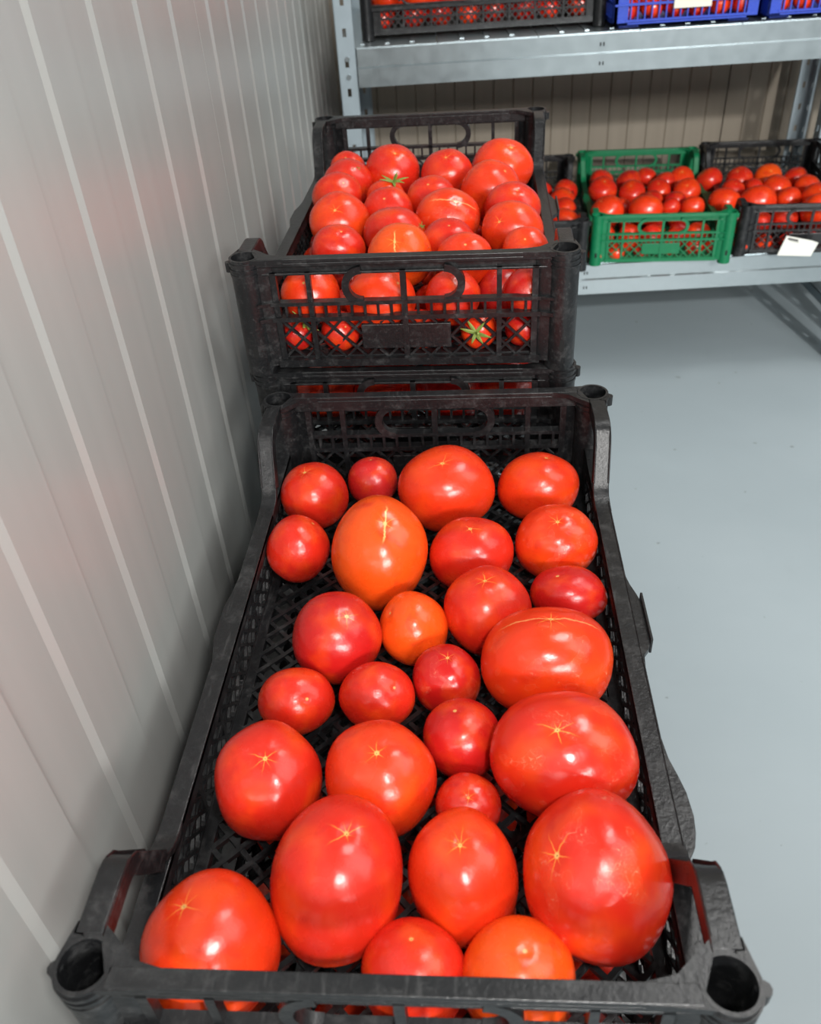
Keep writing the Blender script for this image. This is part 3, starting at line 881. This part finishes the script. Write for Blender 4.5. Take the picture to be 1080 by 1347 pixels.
TOP = [
    (-0.1127,0.8937,0.068,0.0218,0.0193,0.001,-0.543,0.84, 'plain', 'red', 'small red tomato in the far left corner of the heaped crate', 5, 0.012),
    (-0.1066,0.8396,0.068,0.0279,0.0259,0.346,-0.923,-0.167, 'plain', 'red', 'red tomato at the far left of the heaped crate with a small green stub', 5, 0.012),
    (-0.0578,0.8673,0.068,0.0328,0.0311,0.195,-0.458,0.867, 'star', 'red', 'big glossy red tomato at the far end, just behind the green calyx', 5, 0.012),
    (0.0064,0.8492,0.068,0.0305,0.0286,-0.039,-0.488,0.872, 'star', 'red', 'red tomato second from the far right corner of the heaped crate', 5, 0.012),
    (0.0695,0.8691,0.068,0.037,0.0317,0.292,-0.416,0.861, 'star', 'bright', 'large round orange-red tomato in the far right corner of the heaped crate', 5, 0.012),
    (0.0545,0.7899,0.068,0.033,0.0306,0.513,-0.377,0.771, 'plain', 'bright', 'pale-topped red tomato just in front of the far right corner one', 5, 0.012),
    (-0.1131,0.7903,0.068,0.0285,0.0249,0.373,-0.535,0.758, 'plain', 'red', 'flattish red tomato along the left wall, third from the far end', 5, 0.012),
    (-0.0583,0.7784,0.068,0.0215,0.0192,0.759,-0.369,0.535, 'plain', 'bright', 'small tomato bearing the one upright green calyx in the heaped crate', 5, 0.012),
    (-0.0526,0.7354,0.068,0.0262,0.0236,-0.085,-0.655,0.751, 'plain', 'red', 'red tomato directly in front of the upright green calyx', 5, 0.012),
    (-0.0083,0.7669,0.068,0.0277,0.0241,-0.119,-0.525,0.843, 'plain', 'red', 'plain tomato in the middle, left of the pale-topped one', 5, 0.012),
    (0.0099,0.7025,0.068,0.0337,0.0293,0.291,-0.549,0.784, 'ridge', 'bright', 'big broad tomato in the middle of the heap with a pale curved scar', 5, 0.012),
    (0.0755,0.7248,0.068,0.0296,0.0264,0.159,-0.441,0.883, 'plain', 'red', 'flat-shouldered tomato by the right wall behind the one with a faint star', 5, 0.012),
    (-0.1002,0.7036,0.068,0.0318,0.0296,0.026,-0.723,0.691, 'star', 'bright', 'large tomato by the left wall with a small star scar, mid heap', 5, 0.012),
    (-0.0415,0.6645,0.068,0.0297,0.0268,0.758,-0.622,0.193, 'crack', 'red', 'tomato with a yellow-green stem seam on its side, centre of the heap', 5, 0.012),
    (0.0119,0.6304,0.068,0.0265,0.0243,0.043,-0.379,0.925, 'plain', 'red', 'smooth tomato in front of the broad one with the curved scar', 5, 0.012),
    (0.0731,0.6648,0.068,0.0302,0.0273,-0.467,-0.694,0.548, 'star', 'bright', 'large tomato by the right wall with a faint pale star', 5, 0.012),
    (-0.0927,0.629,0.068,0.026,0.023,0.263,-0.356,0.897, 'plain', 'red', 'round tomato by the left wall just behind the front rim', 5, 0.012),
    (-0.0309,0.5934,0.0728,0.0301,0.029,-0.071,-0.668,0.74, 'crack', 'orange', 'orange tomato behind the front rim with a golden upright seam', 5, 0.012),
    (0.0273,0.5833,0.0708,0.0257,0.0244,0.042,-0.566,0.823, 'plain', 'bright', 'tomato half hidden by the front rim, right of the golden-seamed one', 5, 0.012),
    (0.0814,0.5913,0.0739,0.0211,0.0216,-0.064,-0.635,0.77, 'plain', 'bright', 'small tomato behind the front rim near the right corner post', 5, 0.012),
    (-0.1084,0.5484,0.0576,0.0269,0.0256,-0.052,-0.662,0.748, 'plain', 'bright', 'tomato seen through the leftmost opening under the front rim', 5, 0.012),
    (-0.0468,0.5451,0.0519,0.0317,0.0297,0.598,-0.364,0.714, 'plain', 'bright', 'large tomato filling the centre of the oval hand hole', 5, 0.012),
    (0.0165,0.543,0.0534,0.0246,0.024,0.321,-0.514,0.795, 'plain', 'red', 'tomato showing in the right half of the oval hand hole', 5, 0.012),
    (0.0621,0.5684,0.0463,0.0242,0.0228,0.409,-0.024,0.912, 'plain', 'pink', 'pale shiny tomato seen through the right opening under the rim', 5, 0.012),
    (0.0819,0.5361,0.06,0.0218,0.0205,0.061,-0.943,0.328, 'plain', 'deep', 'dark tomato in front of the pale shiny one by the right post', 5, 0.012),
    (-0.1217,0.5328,0.0273,0.0136,0.0136,0.088,-0.229,0.969, 'plain', 'deep', 'small shaded tomato behind the lattice beside the left post', 5, 0.012),
    (-0.0836,0.535,0.0288,0.0177,0.0177,0.412,-0.72,0.559, 'plain', 'red', 'round tomato behind the lattice left of the blank name plate', 5, 0.012),
    (-0.0118,0.5341,0.0287,0.0176,0.0176,-0.476,-0.731,0.489, 'plain', 'red', 'tomato mostly hidden behind the blank name plate', 5, 0.012),
    (0.0394,0.5313,0.0273,0.0161,0.0161,-0.447,-0.883,0.142, 'plain', 'bright', 'tomato with a yellowed green calyx behind the lattice, right of the plate', 5, 0.012),
    (0.0774,0.5343,0.0272,0.016,0.016,0.055,-0.608,0.792, 'plain', 'deep', 'dark tomato behind the broken lattice by the right post', 5, 0.012),
]

for i, (x, y, z, rx, ry, ax, ay, az, kind, tint, label, lobes, amp) in enumerate(NEAR):
    tomato((x, y, z), rx, ry, (ax, ay, az), kind, tint, label, 'tomatoes in the nearest crate', 100 + i, lobes, amp)
tops = []
for i, (x, y, z, rx, ry, ax, ay, az, kind, tint, label, lobes, amp) in enumerate(TOP):
    tops.append(tomato((x, y, z), rx, ry, (ax, ay, az), kind, tint, label, 'tomatoes heaped in the top crate of the farther stack', 300 + i, lobes, amp))
add_calyx(tops[7], (0.010, -0.006, 0.0175), (0.2, -0.35, 0.9), 0.95)
add_calyx(tops[1], (0.012, -0.012, 0.0175), (0.5, -0.4, 0.8), 0.35)
add_calyx(tops[28], (-0.003, -0.0150, 0.005), (-0.1, -1, 0.3), 0.85)
add_calyx(tops[20], (-0.004, -0.0215, -0.0150), (-0.3, -0.9, -0.3), 0.9)
add_calyx(tops[13], (0.027, -0.010, 0.0100), (0.9, -0.3, 0.3), 0.35)

# shared fruit for the lower layers and the shelves
SHARED = []
for i, (k, lb, am) in enumerate([('plain', 5, 0.012), ('plain', 4, 0.02), ('star', 5, 0.016), ('plain', 6, 0.01), ('star', 4, 0.012), ('worn', 5, 0.02)]):
    vs = tomato_shape(900 + i, lb, am)
    m = max(abs(c) for v in vs for c in v[:2])
    SHARED.append(tomato_mesh('tomato_shared', [tuple(q / m for q in v) for v in vs], k))
RR = random.Random(5)


def fruit(p, r, label, group, tint=None, tilt=0.7, squash=0.86):
    o = bpy.data.objects.new('tomato', RR.choice(SHARED)); COL.objects.link(o)
    o.location = p; o.scale = (r * RR.uniform(0.96, 1.04), r, r * squash)
    o.rotation_euler = (RR.uniform(-tilt, tilt), RR.uniform(-tilt, tilt), RR.uniform(0, 6.28))
    o.color = (*SHIFT[tint or RR.choice(['red', 'red', 'deep', 'bright'])], 1)
    return tag(o, label, 'tomato', group)


# hidden small fruit filling the bottom of the heaped crate
occ = [(Vector(t[:3]), (t[3] * t[4]) ** 0.5) for t in TOP]
for yy in range(9):
    for xx in range(6):
        r = RR.uniform(0.015, 0.018)
        p = Vector((SX - 0.102 + xx * 0.041 + RR.uniform(-.004, .004), SY + 0.03 + yy * 0.049 + RR.uniform(-.005, .005), 0.0125 + r))
        if all((p - q).length > r + s - 0.004 for q, s in occ):
            occ.append((p, r)); fruit(p, r, 'small red tomato in the shaded bottom layer of the heaped crate', 'bottom layer of the heaped crate', squash=0.95)

# one layer in the crate beneath the nearest one, seen through its mesh
for yy in range(3):
    for xx in range(4):
        r = RR.uniform(0.028, 0.033)
        x = -0.091 + xx * 0.0605 + RR.uniform(-.004, .004); y = 0.035 + yy * 0.072 + RR.uniform(-.006, .006)
        fruit((x, y, -H - 0.0905 + r * 0.88), r, 'red tomato seen through the mesh in the crate beneath the nearest', 'tomatoes in the crate under the nearest crate', tilt=0.4)
# the crate below the top one of the farther stack
for yy in range(5):
    for xx in range(4):
        r = RR.uniform(0.029, 0.033)
        p = st2(-0.091 + xx * 0.0605 + RR.uniform(-.004, .004), -0.165 + yy * 0.074 + RR.uniform(-.005, .005), -0.092 + r * 0.88)
        fruit(p, r, 'red tomato in the dark crate one below the heaped one', 'tomatoes in the second crate of the farther stack', tilt=0.4)
        if 0 < yy < 3:
            p = st2(-0.075 + xx * 0.055 + RR.uniform(-.004, .004), -0.185 + yy * 0.074 + 0.02, -0.092 + 0.058)
            fruit(p, 0.022, 'red tomato in the dark crate one below the heaped one', 'tomatoes in the second crate of the farther stack', tilt=0.4)

ORD = ['first', 'second', 'third', 'fourth', 'fifth', 'sixth', 'seventh', 'eighth', 'ninth']


def rows(data, frame, where, group, z):
    """data: list of (row name, [(v, u, r), ...]) in room coordinates"""
    for rn, lst in data:
        lst = sorted(lst)
        for i, e in enumerate(lst):
            v, u, r = e[:3]; tint = e[4] if len(e) > 4 else None
            zz = e[3] if len(e) > 3 and e[3] is not None else z
            if rn == 'buried layer':
                fruit(room(v, u, zz), r, 'small tomato buried under the others in the %s' % where, 'bottom layer, ' + where, tint)
            else:
                fruit(room(v, u, zz), r, '%s tomato from the left, %s, %s' % (ORD[i], rn, where), group, tint)


rows([('far row', [(0.470, 1.968, 0.029), (0.533, 1.950, 0.030), (0.580, 1.975, 0.025), (0.612, 1.925, 0.027), (0.655, 1.940, 0.031, None, 'bright')]),
      ('second row', [(0.455, 1.872, 0.032, -0.283), (0.522, 1.862, 0.030), (0.585, 1.868, 0.028), (0.645, 1.850, 0.032, None, 'bright')]),
      ('third row', [(0.448, 1.800, 0.024, -0.30), (0.485, 1.792, 0.024, -0.30), (0.553, 1.798, 0.025), (0.604, 1.790, 0.024)]),
      ('fourth row', [(0.440, 1.735, 0.036, -0.286, 'bright'), (0.523, 1.728, 0.038, -0.286, 'bright'), (0.583, 1.748, 0.022), (0.630, 1.742, 0.026, None, 'bright')]),
      ('front row', [(0.415, 1.655, 0.026, -0.318), (0.470, 1.640, 0.023, -0.322, 'bright'), (0.522, 1.650, 0.027, -0.318), (0.575, 1.645, 0.023, -0.320), (0.622, 1.655, 0.026, -0.318)]),
      ('bottom front row', [(0.395, 1.602, 0.018, -0.329), (0.437, 1.603, 0.019, -0.328), (0.490, 1.602, 0.017, -0.330), (0.548, 1.603, 0.018, -0.329), (0.602, 1.604, 0.019, -0.328), (0.640, 1.606, 0.016, -0.331)]),
      ('buried layer', [(0.43 + 0.055 * (i % 4) + 0.012 * (i // 4), 1.70 + 0.062 * (i // 4), 0.023, -0.324) for i in range(16)])],
     GP, 'green crate', 'tomatoes in the green crate', -0.290)
rows([('far row', [(0.718, 1.925, 0.031), (0.785, 1.912, 0.032), (0.853, 1.915, 0.033, None, 'orange'), (0.915, 1.905, 0.026)]),
      ('second row', [(0.748, 1.840, 0.026), (0.800, 1.850, 0.022), (0.845, 1.835, 0.034, None, 'bright'), (0.915, 1.832, 0.030)]),
      ('third row', [(0.705, 1.762, 0.035), (0.776, 1.752, 0.039, None, 'bright'), (0.846, 1.760, 0.028), (0.905, 1.745, 0.036)]),
      ('fourth row', [(0.700, 1.680, 0.028, -0.305), (0.760, 1.672, 0.026, -0.31), (0.815, 1.680, 0.027, -0.305), (0.875, 1.655, 0.040, -0.282, 'bright')]),
      ('bottom front row', [(0.705, 1.612, 0.019, -0.328), (0.750, 1.612, 0.018, -0.329, 'bright'), (0.800, 1.612, 0.019, -0.328), (0.848, 1.613, 0.018, -0.329), (0.895, 1.613, 0.020, -0.327)]),
      ('buried layer', [(0.715 + 0.056 * (i % 4) + 0.012 * (i // 4), 1.70 + 0.062 * (i // 4), 0.023, -0.324) for i in range(16)])],
     BP, 'black crate with paper slip', 'tomatoes in the black crate with the paper slip', -0.290)
rows([('far row', [(0.20 + 0.06 * i, 1.935, 0.028) for i in range(4)]),
      ('second row', [(0.175 + 0.0625 * i, 1.865, 0.030) for i in range(4)]),
      ('third row', [(0.165 + 0.0625 * i, 1.795, 0.030) for i in range(4)]),
      ('fourth row', [(0.155 + 0.064 * i, 1.720, 0.031) for i in range(4)]),
      ('front row', [(0.140 + 0.062 * i, 1.645, 0.028, -0.315) for i in range(4)])],
     LP, 'half hidden black crate', 'tomatoes in the half hidden black crate', -0.298)
rows([('front row', [(-0.015, 1.715, 0.032, 0.150), (0.045, 1.705, 0.032, 0.152, 'bright'), (0.106, 1.712, 0.029, 0.148), (0.165, 1.705, 0.031, 0.150, 'bright'), (0.228, 1.707, 0.032, 0.150), (0.292, 1.708, 0.032, 0.150, 'bright'), (0.345, 1.72, 0.024, 0.145)]),
      ('back row', [(0.00 + 0.065 * i, 1.780, 0.032, 0.142) for i in range(6)]),
      ('bottom row', [(-0.025 + 0.052 * i + 0.006 * (i % 2), 1.690 + 0.006 * (i % 3), 0.0225 + 0.002 * (i % 3), 0.121) for i in range(8)])],
     UPP, 'black crate on the upper shelf', 'tomatoes in the upper black crate', 0.14)
rows([('front row', [(0.425 + 0.041 * i, 1.627, 0.020, 0.117, ['red', 'bright', 'deep', 'deep', 'bright', 'red'][i]) for i in range(6)]),
      ('raised front row', [(0.445 + 0.041 * i, 1.630, 0.019, 0.152) for i in range(5)]),
      ('back row', [(0.430 + 0.041 * i, 1.668, 0.020, 0.118) for i in range(6)])],
     b1, 'fully visible blue crate', 'tomatoes in the first blue crate', 0.14)
rows([('front row', [(0.700 + 0.041 * i, 1.627, 0.020, 0.117) for i in range(6)]),
      ('raised front row', [(0.720 + 0.041 * i, 1.630, 0.019, 0.152) for i in range(5)])],
     b2, 'blue crate at the picture edge', 'tomatoes in the second blue crate', 0.14)

# ------------------------------------------------------------------ paper slip on the black shelf crate
pc = room(0.802, 1.5645, -0.3225); slip = empty('paper_slip', pc, ROOM - LY)
m = MB().prism([(-0.037, -0.019), (0.031, -0.022), (0.040, 0.006), (0.026, 0.011), (-0.026, 0.022)], 'y', -0.0006, 0.0006)
m.build('sheet', PAPER, slip)
m = MB()
for a, b, t in ((-0.022, 0.0168, 0.0034), (-0.020, 0.0132, 0.0008)):
    m.bar((a, -0.0009, b), (a + 0.021, -0.0009, b - 0.0052), (0, 1, 0), t, 0.0004)
m.build('printed_line', INK, slip)
tag(slip, 'crumpled white paper slip with a dark printed line on the black shelf crate', 'label')
